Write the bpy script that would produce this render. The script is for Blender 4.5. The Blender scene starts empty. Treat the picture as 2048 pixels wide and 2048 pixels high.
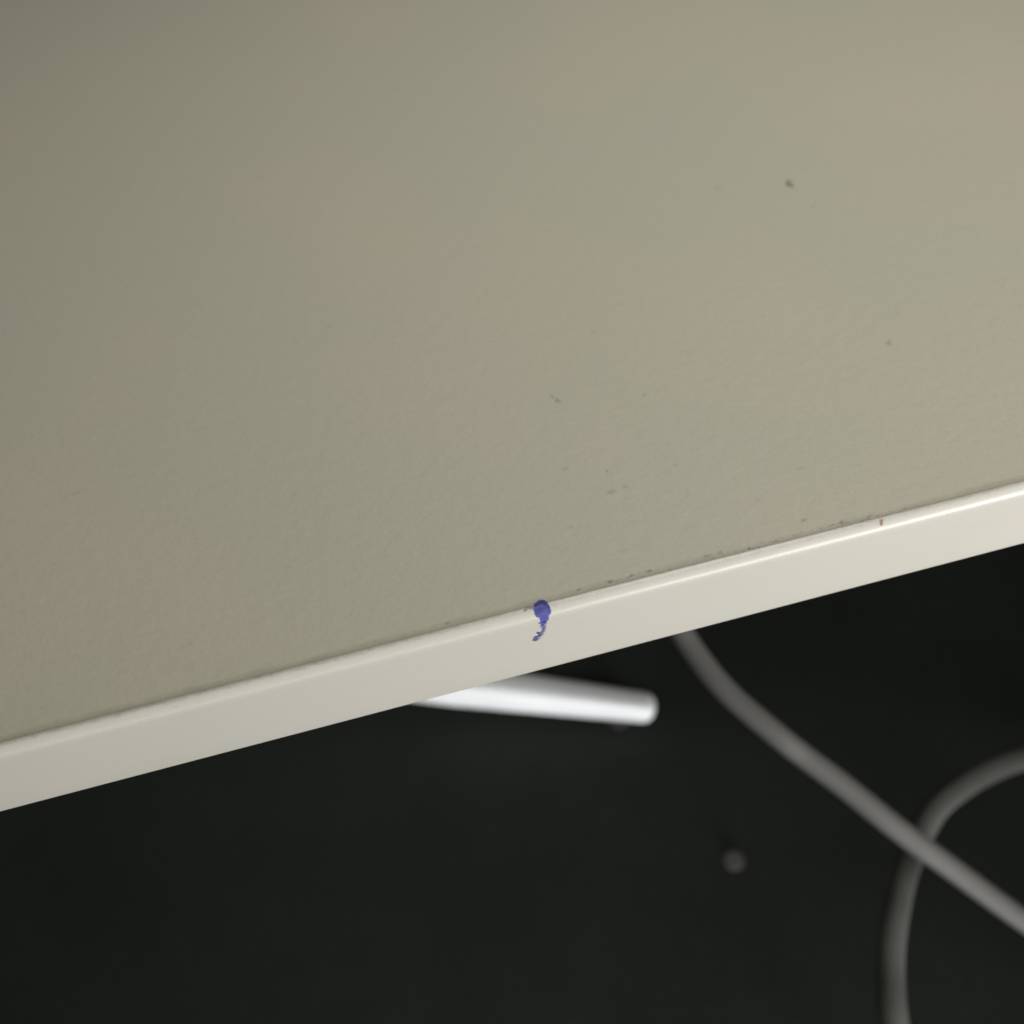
import bpy, bmesh, math, random
from math import sin, cos, tan, pi, radians
from mathutils import Vector, Matrix, noise

random.seed(4)
SC = bpy.context.scene
COL = SC.collection

# ------------------------------------------------------------ camera
PITCH, YAW, ROLL = radians(50), 0.1705, -0.1094
CAM = Vector((0.0, -0.1456, 0.2158))          # above and in front of the desk edge (desk top is z = 0)
F = Vector((sin(YAW)*cos(PITCH), cos(YAW)*cos(PITCH), -sin(PITCH)))
R0 = F.cross(Vector((0, 0, 1))).normalized(); U0 = R0.cross(F)
RX = cos(ROLL)*R0 + sin(ROLL)*U0
UX = -sin(ROLL)*R0 + cos(ROLL)*U0
FOC = 2196.0                                   # focal length in pixels of the 2048 px photograph
cd = bpy.data.cameras.new("camera"); cam = bpy.data.objects.new("camera", cd); COL.objects.link(cam)
m = Matrix((RX, UX, -F)).transposed().to_4x4(); m.translation = CAM
cam.matrix_world = m
cd.sensor_width = 36; cd.lens = 36*FOC/2048
cd.clip_start = 0.01; cd.clip_end = 50
cd.dof.use_dof = True
cd.dof.focus_distance = 0.262
cd.dof.aperture_fstop = (cd.lens/1000)/0.0034   # a 3.4 mm wide pupil, as in a phone
cd.dof.aperture_blades = 0
SC.camera = cam

# ------------------------------------------------------------ world, lamps, exposure
w = bpy.data.worlds.new("World"); SC.world = w; w.use_nodes = True
w.node_tree.nodes["Background"].inputs[0].default_value = (0.92, 1.0, 0.86, 1)
w.node_tree.nodes["Background"].inputs[1].default_value = 0.095

def area(name, loc, target, sx, sy, power, col):
    l = bpy.data.lights.new(name, 'AREA'); l.shape = 'RECTANGLE'; l.size = sx; l.size_y = sy
    l.energy = power; l.color = col
    o = bpy.data.objects.new(name, l); COL.objects.link(o); o.location = loc
    o.rotation_euler = (Vector(target)-Vector(loc)).to_track_quat('-Z', 'Y').to_euler()
    return o
front_lamp = area("window_light", (0.72, -0.50, 0.05), (0.16, 0.06, -0.02), 0.50, 0.24, 1.25, (1.0, 0.975, 0.94))
front_lamp.data.spread = radians(85)
front_lamp = area("left_fill_light", (-0.10, -0.62, 0.02), (0.0, 0.10, -0.02), 0.60, 0.12, 0.10, (1.0, 0.98, 0.95))  # added lamp, carries the lip highlight over to the left
front_lamp.data.spread = radians(85)
area("lip_fill_light", (0.36, -0.56, 0.10), (0.10, 0.0, 0.0), 0.44, 0.24, 2.9, (1.0, 0.985, 0.94))  # added lamp that draws the bright streak along the rounded lip
low = area("low_fill_light", (0.22, -0.90, -0.66), (0.10, 0.36, -0.70), 0.50, 0.12, 1.6, (0.98, 0.985, 1.0))  # added lamp near the floor, aimed to whiten the metal foot
low.data.spread = radians(58)
area("overhead_fill_light", (0.24, 0.17, 0.60), (0.13, 0.11, 0), 0.28, 0.28, 2.1, (1.0, 0.975, 0.90))  # added lamp close above the desk, gives the top its gradient
SC.view_settings.view_transform = 'Standard'; SC.view_settings.look = 'None'
SC.view_settings.exposure = 0; SC.view_settings.gamma = 1

# ------------------------------------------------------------ helpers
def ray(px, py):
    return (F + RX*((px-1024)/FOC) - UX*((py-1024)/FOC)).normalized()
def on_z(px, py, z):
    d = ray(px, py); return CAM + d*((z-CAM.z)/d.z)
def proj(p):
    q = p-CAM; k = q.dot(F); return (1024+FOC*q.dot(RX)/k, 1024-FOC*q.dot(UX)/k)
def link(name, bm, mat, parent=None, smooth=False):
    me = bpy.data.meshes.new(name); bm.normal_update(); bm.to_mesh(me); bm.free()
    o = bpy.data.objects.new(name, me); COL.objects.link(o)
    if mat: me.materials.append(mat)
    if smooth:
        for f in me.polygons: f.use_smooth = True
    if parent: o.parent = parent
    return o
def empty(name, loc, label, cat, group=None):
    o = bpy.data.objects.new(name, None); COL.objects.link(o); o.location = loc
    o.empty_display_size = 0.02
    tag(o, label, cat, group); return o
def tag(o, label, cat, group=None):
    o['label'] = label; o['category'] = cat
    if group: o['group'] = group
def box(bm, a, b):
    v = [bm.verts.new((x, y, z)) for x in (a[0], b[0]) for y in (a[1], b[1]) for z in (a[2], b[2])]
    for q in ((0,1,3,2), (4,6,7,5), (0,4,5,1), (2,3,7,6), (0,2,6,4), (1,5,7,3)):
        bm.faces.new([v[i] for i in q])

class Mat:
    def __init__(s, name):
        s.m = bpy.data.materials.new(name); s.m.use_nodes = True
        s.t = s.m.node_tree; s.n = s.t.nodes; s.b = s.n["Principled BSDF"]
        s.co = s.n.new("ShaderNodeTexCoord").outputs["Object"]
    def node(s, typ, **k):
        n = s.n.new(typ)
        for a, b in k.items(): setattr(n, a, b)
        return n
    def l(s, a, b): s.t.links.new(a, b)
    def noise(s, scale, detail=3, rough=0.5, stretch=None):
        n = s.node("ShaderNodeTexNoise"); n.inputs["Scale"].default_value = scale
        n.inputs["Detail"].default_value = detail; n.inputs["Roughness"].default_value = rough
        if stretch:
            mp = s.node("ShaderNodeMapping"); mp.inputs["Scale"].default_value = stretch
            s.l(s.co, mp.inputs[0]); s.l(mp.outputs[0], n.inputs["Vector"])
        else: s.l(s.co, n.inputs["Vector"])
        return n.outputs["Fac"]
    def ramp(s, fac, stops):
        r = s.node("ShaderNodeValToRGB"); e = r.color_ramp.elements
        while len(e) < len(stops): e.new(0.5)
        for i, (p, c) in enumerate(stops): e[i].position = p; e[i].color = (*c, 1)
        s.l(fac, r.inputs[0]); return r.outputs[0]
    def math(s, op, a, b=None, clamp=False):
        n = s.node("ShaderNodeMath", operation=op, use_clamp=clamp)
        for i, x in enumerate((a, b)):
            if x is None: continue
            if isinstance(x, (int, float)): n.inputs[i].default_value = x
            else: s.l(x, n.inputs[i])
        return n.outputs[0]
    def mix(s, fac, a, b, mode='MIX'):
        n = s.node("ShaderNodeMix", data_type='RGBA', blend_type=mode)
        for i, x in ((0, fac), (6, a), (7, b)):
            if isinstance(x, (int, float)): n.inputs[i].default_value = x
            elif isinstance(x, tuple): n.inputs[i].default_value = (*x, 1)
            else: s.l(x, n.inputs[i])
        return n.outputs[2]
    def bump(s, h, strength, dist, prev=None):
        n = s.node("ShaderNodeBump"); n.inputs["Strength"].default_value = strength
        n.inputs["Distance"].default_value = dist; s.l(h, n.inputs["Height"])
        if prev is not None: s.l(prev, n.inputs["Normal"])
        s.l(n.outputs[0], s.b.inputs["Normal"]); return n.outputs[0]
    def sep(s, axis):
        n = s.node("ShaderNodeSeparateXYZ"); s.l(s.co, n.inputs[0]); return n.outputs[axis]
    def maprange(s, v, a, b, c, d):
        n = s.node("ShaderNodeMapRange"); n.inputs[1].default_value = a; n.inputs[2].default_value = b
        n.inputs[3].default_value = c; n.inputs[4].default_value = d
        s.l(v, n.inputs[0]); return n.outputs[0]

RAD, THICK, RB = 0.003, 0.025, 0.0013

# ------------------------------------------------------------ materials
def laminate():
    M = Mat("beige_laminate")
    base = M.ramp(M.noise(9, 2), [(0.30, (0.500, 0.484, 0.405)), (0.70, (0.535, 0.492, 0.408))])
    fine = M.ramp(M.noise(900, 3, 0.6), [(0.25, (0.93, 0.93, 0.92)), (0.75, (1, 1, 1))])
    c = M.mix(1.0, base, fine, 'MULTIPLY')
    # grime caught beside the edge strip
    y = M.sep(1)
    jit = M.math('MULTIPLY', M.math('SUBTRACT', M.noise(300, 4, 0.7, (0.35, 1, 1)), 0.5), 0.0030)
    near = M.maprange(M.math('ADD', y, jit), RAD+0.0002, RAD+0.0021, 1, 0)
    c = M.mix(M.math('MULTIPLY', near, 0.42), c, (0.20, 0.185, 0.13))
    patch = M.maprange(M.noise(16, 2, 0.5, (1, 0.02, 0.02)), 0.44, 0.60, 0.0, 1)
    bits = M.maprange(M.noise(1500, 3, 0.7, (0.45, 1, 1)), 0.57, 0.65, 0, 1)
    close = M.maprange(y, RAD+0.0012, RAD+0.0022, 1, 0)
    bx = M.math('MULTIPLY', patch, M.maprange(M.sep(0), 0.0, 0.06, 0.12, 0.8))
    c = M.mix(M.math('MULTIPLY', M.math('MULTIPLY', bits, close), bx), c, (0.09, 0.075, 0.045))
    # faint rubbed spots
    spots = M.maprange(M.noise(260, 2, 0.5, (0.6, 1, 1)), 0.70, 0.78, 0, 0.25)
    c = M.mix(spots, c, (0.30, 0.29, 0.24))
    M.l(c, M.b.inputs["Base Color"])
    M.b.inputs["Roughness"].default_value = 0.55
    M.b.inputs["Specular IOR Level"].default_value = 0.35
    b1 = M.bump(M.noise(700, 4, 0.6), 0.30, 0.00010)
    M.bump(M.noise(240, 2, 0.5), 0.28, 0.00026, b1)
    return M.m
def strip():
    M = Mat("cream_plastic_strip")
    base = M.ramp(M.noise(30, 3), [(0.3, (0.58, 0.572, 0.522)), (0.7, (0.608, 0.58, 0.536))])
    sp = M.maprange(M.noise(1500, 2, 0.5), 0.62, 0.72, 0, 0.42)
    big = M.maprange(M.noise(40, 2), 0.45, 0.6, 0, 1)
    c = M.mix(M.math('MULTIPLY', sp, big), base, (0.40, 0.36, 0.30))
    fine = M.ramp(M.noise(2200, 2, 0.6), [(0.25, (0.94, 0.94, 0.94)), (0.75, (1, 1, 1))])
    c = M.mix(1.0, c, fine, 'MULTIPLY')
    y = M.sep(1)
    jit = M.math('MULTIPLY', M.math('SUBTRACT', M.noise(900, 4, 0.8, (0.4, 1, 1)), 0.5), 0.0020)
    g = M.maprange(M.math('ADD', y, jit), RAD-0.0012, RAD+0.0002, 0, 0.7)
    c = M.mix(g, c, (0.20, 0.18, 0.125))
    M.l(c, M.b.inputs["Base Color"])
    M.b.inputs["Roughness"].default_value = 0.31
    M.b.inputs["Specular IOR Level"].default_value = 0.55
    b1 = M.bump(M.noise(260, 3, 0.5, (0.35, 1, 1)), 0.30, 0.00018)
    M.bump(M.noise(1200, 3), 0.18, 0.00005, b1)
    return M.m
def plain(name, col, rough, metal=0.0, spec=0.5, var=0.1, scale=60, bump=0.0):
    M = Mat(name)
    a = tuple(x*(1-var) for x in col); b = tuple(min(1, x*(1+var)) for x in col)
    M.l(M.ramp(M.noise(scale, 4), [(0.3, a), (0.7, b)]), M.b.inputs["Base Color"])
    M.b.inputs["Roughness"].default_value = rough; M.b.inputs["Metallic"].default_value = metal
    M.b.inputs["Specular IOR Level"].default_value = spec
    if bump: M.bump(M.noise(scale*6, 3), bump, 0.001)
    return M.m
def stain_mat(name, dark, light, rough=0.45, ns=900, amax=1.0):
    M = Mat(name)
    at = M.node("ShaderNodeAttribute"); at.attribute_name = "ink_amount"
    d = at.outputs["Fac"]
    n = M.maprange(M.noise(ns, 3, 0.6, (0.35, 1, 1)), 0.3, 0.7, -0.30, 0.30)
    k = M.math('ADD', M.maprange(d, 0.55, 1.0, 0.0, 1.0), n, clamp=True)
    if name == "blue_ink": k = M.math('MAXIMUM', k, M.maprange(M.sep(2), -0.0040, -0.0049, 0.0, 0.6))
    M.l(M.mix(k, light, dark), M.b.inputs["Base Color"])
    M.l(M.maprange(d, 0.0, 0.5 if amax == 1 else 1.0, 0.0, amax), M.b.inputs["Alpha"])
    M.b.inputs["Roughness"].default_value = rough
    return M.m

LAM, STRIP = laminate(), strip()

# ------------------------------------------------------------ floor
FLOOR = -0.73
bm = bmesh.new()
bmesh.ops.create_grid(bm, x_segments=4, y_segments=4, size=4.0)
bmesh.ops.translate(bm, verts=bm.verts, vec=(0, 0, FLOOR))
M = Mat("dark_floor")
c = M.ramp(M.noise(5, 4, 0.6), [(0.3, (0.032, 0.036, 0.032)), (0.7, (0.042, 0.047, 0.041))])
c = M.mix(1.0, c, M.ramp(M.noise(420, 3, 0.7), [(0.3, (0.75, 0.75, 0.75)), (0.7, (1.15, 1.15, 1.15))]), 'MULTIPLY')
M.l(c, M.b.inputs["Base Color"]); M.b.inputs["Roughness"].default_value = 0.8
M.b.inputs["Specular IOR Level"].default_value = 0.095
M.bump(M.noise(500, 3), 0.5, 0.001)
o = link("floor", bm, M.m); o['kind'] = 'structure'

# ------------------------------------------------------------ desk
desk = empty("desk", (0, 0, FLOOR), "beige desk with a pale rounded edge strip stained with blue ink", "desk")
def to_desk(o): o.parent = desk; o.matrix_parent_inverse = Matrix.Translation((0, 0, -FLOOR)); return o
X0, X1, Y1 = -0.75, 0.80, 0.78
bm = bmesh.new(); box(bm, (X0, RAD+0.00003, -THICK+0.0002), (X1, Y1, -0.00005))
to_desk(link("desktop", bm, LAM))

def prof(s):
    """point (y, z) and outward normal of the edge strip at arc length s from the seam"""
    L1 = RAD*pi/2; L2 = L1 + THICK-RAD-RB; L3 = L2 + RB*pi/2
    if s < 0: return (RAD-s, 0.0), (0, 1)
    if s < L1:
        a = s/RAD; return (RAD-RAD*sin(a), -RAD+RAD*cos(a)), (-sin(a), cos(a))
    if s < L2: return (0.0, -RAD-(s-L1)), (-1, 0)
    a = min((s-L2)/RB, pi/2)
    return (RB-RB*cos(a), -THICK+RB-RB*sin(a)), (-cos(a), -sin(a))
L1 = RAD*pi/2; L2 = L1 + THICK-RAD-RB; L3 = L2 + RB*pi/2
ss = [L1*i/20 for i in range(21)] + [L1+(L2-L1)*i/4 for i in range(1, 5)] + [L2+(L3-L2)*i/8 for i in range(1, 9)]
bm = bmesh.new()
pr = [prof(s)[0] for s in ss] + [(RAD, -THICK)]
pr = [(RAD, -0.0006)] + pr
NX = 40
rows = [[bm.verts.new((X0+(X1-X0)*i/NX, y, z)) for (y, z) in pr] for i in range(NX+1)]
for a, b in zip(rows, rows[1:]):
    for j in range(len(pr)-1): bm.faces.new((a[j], a[j+1], b[j+1], b[j]))
    bm.faces.new((a[-1], a[0], b[0], b[-1]))
bm.faces.new(rows[0][::-1]); bm.faces.new(rows[-1])
bmesh.ops.recalc_face_normals(bm, faces=bm.faces)
band = to_desk(link("edge_strip", bm, STRIP, smooth=True))
band.data.set_sharp_from_angle(angle=radians(50))
bm = bmesh.new()
leg_m = plain("white_powder_coat", (0.7, 0.7, 0.67), 0.4)
for lx in (X0+0.04, X1-0.09):
    bm = bmesh.new(); box(bm, (lx, 0.12, FLOOR), (lx+0.05, 0.66, -THICK-0.0002))
    bmesh.ops.bevel(bm, geom=bm.edges[:], offset=0.003, segments=2, affect='EDGES')
    to_desk(link("leg", bm, leg_m))

# ------------------------------------------------------------ stains lying on the desk surfaces
def seg_d(px, py, poly):
    """signed distance to a polygon, positive inside"""
    ins = False; best = 1e9; n = len(poly)
    for i in range(n):
        x1, y1 = poly[i]; x2, y2 = poly[(i+1) % n]
        dx, dy = x2-x1, y2-y1
        t = max(0, min(1, ((px-x1)*dx+(py-y1)*dy)/(dx*dx+dy*dy+1e-9)))
        best = min(best, math.hypot(px-x1-t*dx, py-y1-t*dy))
        if (y1 > py) != (y2 > py) and px < (x2-x1)*(py-y1)/(y2-y1)+x1: ins = not ins
    return best if ins else -best
def surf(x, s, lift):
    (y, z), (ny, nz) = prof(s)
    return Vector((x, y+ny*lift, z+nz*lift))
def find_xs(px, py):
    """(x, s) on the desk surface seen at a photograph pixel"""
    p = on_z(px, py, 0.0)
    if p.y >= RAD: return p.x, RAD-p.y
    bx, bs, bd = 0, 0, 1e9
    for i in range(400):
        s = L3*i/400; (y, z), n = prof(s)
        d = ray(px, py); t = (y-CAM.y)/d.y; q = CAM+d*t
        if abs(q.z-z) < bd: bd = abs(q.z-z); bx, bs = q.x, s
    return bx, bs
def stain(name, polys, mat, parent, cell=0.00007, soft=1.4, jag=2.0, lift=0.00003, alpha=1.0, label=None, streak=None):
    """polys: list of (pixel outline, density)"""
    allp = [p for poly, d in polys for p in poly]
    pts = [find_xs(*p) for p in allp]
    mx = 0.0006
    xa, xb = min(p[0] for p in pts)-mx, max(p[0] for p in pts)+mx
    sa, sb = min(p[1] for p in pts)-mx, max(p[1] for p in pts)+mx
    nx, ns = int((xb-xa)/cell)+1, int((sb-sa)/cell)+1
    bm = bmesh.new(); grid = {}; dens = {}
    for i in range(nx+1):
        for j in range(ns+1):
            x, s = xa+(xb-xa)*i/nx, sa+(sb-sa)*j/ns
            p = surf(x, s, lift); u, v = proj(p)
            jx = jag*noise.noise(Vector((x*900, s*3500, 3.1)))
            jy = 0.5*jag*noise.noise(Vector((x*2500, s*2500, 7.7)))
            D = 0
            for poly, d in polys:
                q = seg_d(u+jx, v+jy, poly)
                D = max(D, d*max(0, min(1, 0.5+q/(2*soft))))
            if streak and s > streak:
                k = noise.noise(Vector((x*260+s*420, s*4600, 1.3)))+0.35*noise.noise(Vector((x*2500, s*6000, 9)))
                D *= max(0.0, min(1.0, 0.80+1.9*k))
            grid[i, j] = p; dens[i, j] = D*alpha
    vs = {}
    lay = bm.verts.layers.float.new("ink_amount")
    def V(k):
        if k not in vs:
            vs[k] = bm.verts.new(grid[k]); vs[k][lay] = dens[k]
        return vs[k]
    for i in range(nx):
        for j in range(ns):
            ks = [(i, j), (i, j+1), (i+1, j+1), (i+1, j)]
            if max(dens[k] for k in ks) > 0.04: bm.faces.new([V(k) for k in ks])
    bmesh.ops.recalc_face_normals(bm, faces=bm.faces)
    if bm.faces:
        f = max(bm.faces, key=lambda f: f.calc_area())
        if f.normal.dot(CAM-f.calc_center_median()) < 0:
            bmesh.ops.reverse_faces(bm, faces=bm.faces)
    o = link(name, bm, mat, smooth=True)
    if parent is desk: to_desk(o)
    else: o.parent = parent
    if label: o['label'] = label
    return o
def C(pts, sc=12.88, ox=1000, oy=1160): return [(ox+x/sc, oy+y/sc) for x, y in pts]
blob = C([(960,570),(1000,535),(1090,518),(1170,540),(1225,590),(1265,660),(1280,740),(1312,790),(1300,860),(1255,925),(1245,960),
          (1180,985),(1080,980),(1010,968),(935,950),(900,880),(875,800),(880,740),(865,690),(880,620)])
cap = C([(960,570),(1000,530),(1090,510),(1170,535),(1225,590),(1240,640),(1200,670),(1090,640),(1000,665),(900,715),(865,690),(880,620)])
right = C([(1215,600),(1265,660),(1285,740),(1250,780),(1200,700)])
low = C([(1010,960),(1240,940),(1250,1000),(1215,1060),(1180,1090),(1080,1100),(1050,1070),(1040,1020)])
bar_ = C([(1000,1110),(1060,1080),(1130,1070),(1210,1040),(1195,1090),(1110,1118),(1040,1112)])
tail = [(C([(1050,1120),(1140,1115),(1145,1150),(1140,1200),(1030,1212),(1070,1180),(1050,1155)]), 0.80),
        (C([(1130,1110),(1190,1100),(1180,1200),(1150,1230),(1140,1180)]), 0.25),
        (C([(1080,1240),(1165,1230),(1140,1330),(1050,1340),(1080,1290)]), 0.50),
        (C([(950,1350),(1040,1350),(1120,1335),(1100,1385),(1010,1405),(960,1385)]), 0.85),
        (C([(1000,1395),(1070,1400),(1025,1465),(940,1500),(855,1505),(900,1462),(980,1440)]), 0.95),
        (C([(880,1520),(960,1490),(995,1500),(935,1550),(860,1562),(830,1552)]), 1.0),
        (C([(1110,1110),(1200,1100),(1190,1220),(1150,1340),(1090,1440),(1000,1540),(900,1575),(1010,1450),(1070,1330),(1100,1220)]), 0.30),
        (C([(1050,1400),(1110,1390),(1060,1470),(1010,1520),(960,1560),(1000,1480)]), 0.18)]
INK = stain_mat("blue_ink", (0.016, 0.015, 0.095), (0.115, 0.12, 0.47), 0.65)
stain("ink_stain", [(blob, 0.74), (cap, 1.0), (right, 0.95), (low, 0.70), (bar_, 1.0)] + tail, INK, band,
      cell=0.00006, streak=0.0062, jag=1.6, label="blue ink blot with a thin drip running down")
wisp = C([(900,650),(800,672),(720,685),(650,730),(620,790),(625,805),(680,790),(720,730),(790,745),(890,755)])
SM = stain_mat("grey_smear", (0.13, 0.12, 0.085), (0.30, 0.28, 0.27), 0.5)
stain("smear", [(wisp, 0.8)], SM, band, jag=3, lift=0.000022)
RB_ = stain_mat("brown_nick", (0.11, 0.045, 0.035), (0.42, 0.27, 0.22), 0.5)
stain("nick", [(C([(1690,900),(1712,900),(1705,935),(1695,970),(1680,968),(1684,930)], 6.44, 1500, 900), 1.0),
               (C([(1660,885),(1725,880),(1720,960),(1675,975)], 6.44, 1500, 900), 0.12)], RB_, band, cell=0.00005, soft=1.2)
SPK = stain_mat("grey_speck", (0.10, 0.10, 0.075), (0.10, 0.10, 0.075), 0.8, 300, 0.30)
def spot(cx, cy, a, b, ang, d, **k):
    P = []
    for i in range(14):
        t = 2*pi*i/14; r = 1+0.18*sin(3*t+cx)+0.1*cos(5*t+cy)
        x, y = a*r*cos(t), b*r*sin(t)
        P.append((cx+x*cos(ang)-y*sin(ang), cy+x*sin(ang)+y*cos(ang)))
    return P, d
stain("speck", [spot(1579, 368, 9, 6, 0.8, 1.0)], SPK, desk, cell=0.0001, soft=2.5)
stain("speck", [spot(1105, 794, 4, 2.5, 0.6, 0.55), spot(1115, 801, 6, 4, 0.6, 0.6)], SPK, desk, cell=0.0001, soft=2.5)
stain("speck", [spot(1778, 686, 5, 5, 0.3, 0.6)], SPK, desk, cell=0.0001, soft=3)
for cx, cy, a, b, d in ((1214, 942, 3, 2, 0.6), (1131, 938, 6, 3, 0.3), (1223, 984, 9, 4, 0.35), (1250, 974, 6, 3, 0.4),
                        (1289, 790, 4, 3, 0.3), (1187, 663, 5, 4, 0.2), (1352, 930, 5, 3, 0.25), (1142, 1053, 6, 2, 0.3),
                        (1608, 1040, 6, 2, 0.8), (1683, 1044, 4, 3, 0.8), (1221, 1163, 7, 2.5, 1.0), (1264, 1151, 5, 2, 0.9),
                        (1299, 1142, 6, 2.5, 1.0), (1415, 1111, 8, 2, 0.6), (1158, 1179, 5, 1.6, 0.8), (895, 1246, 4, 2.5, 0.7), (1440, 1104, 5, 2, 0.6)):
    stain("speck", [spot(cx, cy, a, b, -0.27, d)], SPK, desk, cell=0.0001, soft=1.6)

# ------------------------------------------------------------ tubes
def sq(v, e): return math.copysign(abs(v)**e, v)
def tube(path, radii, seg=28, flat=1.0, cap=True, ex=1.0):
    """swept round section; radii per point"""
    bm = bmesh.new(); rings = []
    n = len(path)
    for i, p in enumerate(path):
        t = (path[min(i+1, n-1)]-path[max(i-1, 0)]).normalized()
        side = t.cross(Vector((0, 0, 1))).normalized(); up = side.cross(t)
        rings.append([bm.verts.new(p + side*radii[i]*sq(cos(2*pi*k/seg), ex) + up*radii[i]*flat*sq(sin(2*pi*k/seg), ex)) for k in range(seg)])
    for a, b in zip(rings, rings[1:]):
        for k in range(seg): bm.faces.new((a[k], a[(k+1) % seg], b[(k+1) % seg], b[k]))
    if cap: bm.faces.new(rings[0][::-1]); bm.faces.new(rings[-1])
    bmesh.ops.recalc_face_normals(bm, faces=bm.faces)
    return bm
def smooth_path(pts, n=16):
    out = []
    P = [pts[0]*2-pts[1]] + pts + [pts[-1]*2-pts[-2]]
    for i in range(1, len(P)-2):
        a, b, c, d = P[i-1:i+3]
        for k in range(n):
            t = k/n
            out.append(0.5*((2*b)+(c-a)*t+(2*a-5*b+4*c-d)*t*t+(3*b-a-3*c+d)*t**3))
    out.append(P[-2]); return out

# white metal foot: a tapered bar that rises under the desk and ends in a rounded tip
tip = on_z(1310, 1418, FLOOR+0.021); mid = on_z(1050, 1386, FLOOR+0.040)
dirv = (mid-tip); inner = tip + dirv*3.0
WH = plain("white_enamel", (0.92, 0.93, 0.94), 0.3, 0.0, 0.6, 0.03, 20)
foot = empty("metal_foot", (tip.x, tip.y, FLOOR), "bright white round ended metal foot jutting out from under the desk", "furniture foot")
L = (inner-tip).length; u = (inner-tip).normalized()
N = 40; path, rad = [], []
r0 = 0.0120
for k in range(9):
    a = (pi/2)*k/8; path.append(tip + u*(r0*0.9*(1-cos(a)))); rad.append(max(0.0006, r0*sin(a)**0.8))
for k in range(1, N+1):
    path.append(tip + u*(r0*0.9+(L-r0*0.9)*k/N)); rad.append(r0+0.0055*min(1, k/N*2))
bm = tube(path, rad, 64, 1.15, ex=0.62)
fo = link("bar", bm, WH, smooth=True); fo.parent = foot; fo.matrix_parent_inverse = Matrix.Translation(-foot.location)
bm = bmesh.new()
bmesh.ops.create_cone(bm, cap_ends=True, segments=32, radius1=0.012, radius2=0.012, depth=0.02)
bmesh.ops.translate(bm, verts=bm.verts, vec=(tip.x+u.x*0.035, tip.y+u.y*0.035, FLOOR+0.0102))
fo = link("glide", bm, plain("black_rubber", (0.02, 0.02, 0.02), 0.7)); fo.parent = foot
fo.matrix_parent_inverse = Matrix.Translation(-foot.location)

# cables
CB = plain("grey_cable_sheath", (0.145, 0.143, 0.138), 0.6, 0, 0.3, 0.06, 40)
pz = [(1288, 1120, -.30), (1338, 1215, -.31), (1378, 1287, -.32), (1449, 1378, -.33), (1548, 1465, -.34), (1610, 1514, -.35), (1688, 1572, -.36), (1792, 1656, -.375), (1900, 1735, -.40), (2060, 1850, -.45), (2300, 2010, -.55), (2700, 2250, FLOOR+.006)]
pts = [on_z(*q) for q in pz]
pts = [Vector((pts[0].x-.05, pts[0].y+.12, -THICK-.006)), Vector((pts[0].x-.03, pts[0].y+.08, -.18))] + pts
path = smooth_path(pts)
o = link("cable", tube(path, [0.0065]*len(path), 20), CB, smooth=True)
tag(o, "grey cable sweeping down from under the desk past the white bar's tip", "cable", "grey cables under the desk")
pz = [(2330, 1500, FLOOR+.008), (2080, 1510, -.52), (1900, 1590, -.45), (1822, 1710, -.44), (1790, 1830, -.43), (1780, 1940, -.43), (1790, 2060, -.43), (1830, 2200, -.46), (1900, 2400, -.55), (2000, 2650, FLOOR+.008)]
pts = [on_z(*q) for q in pz]
path = smooth_path(pts)
o = link("cable", tube(path, [0.0080]*len(path), 20), plain("grey_cable_sheath_dim", (0.115, 0.115, 0.108), 0.6, 0, 0.3, 0.08, 40), smooth=True)
tag(o, "darker grey cable curving down at the lower right, below the long cable", "cable", "grey cables under the desk")

# small pale dot on the floor
p = on_z(1468, 1721, FLOOR+0.0009)
bm = bmesh.new()
bmesh.ops.create_cone(bm, cap_ends=True, segments=40, radius1=0.0088, radius2=0.0084, depth=0.0016)
bmesh.ops.bevel(bm, geom=[e for e in bm.edges if abs(e.verts[0].co.z-e.verts[1].co.z) < 1e-6], offset=0.0005, segments=2, affect='EDGES')
o = link("disc", bm, plain("grey_disc", (0.14, 0.14, 0.133), 0.5)); o.location = (p.x, p.y, FLOOR+0.0009)
tag(o, "small round flat grey disc lying alone on the dark floor", "disc")
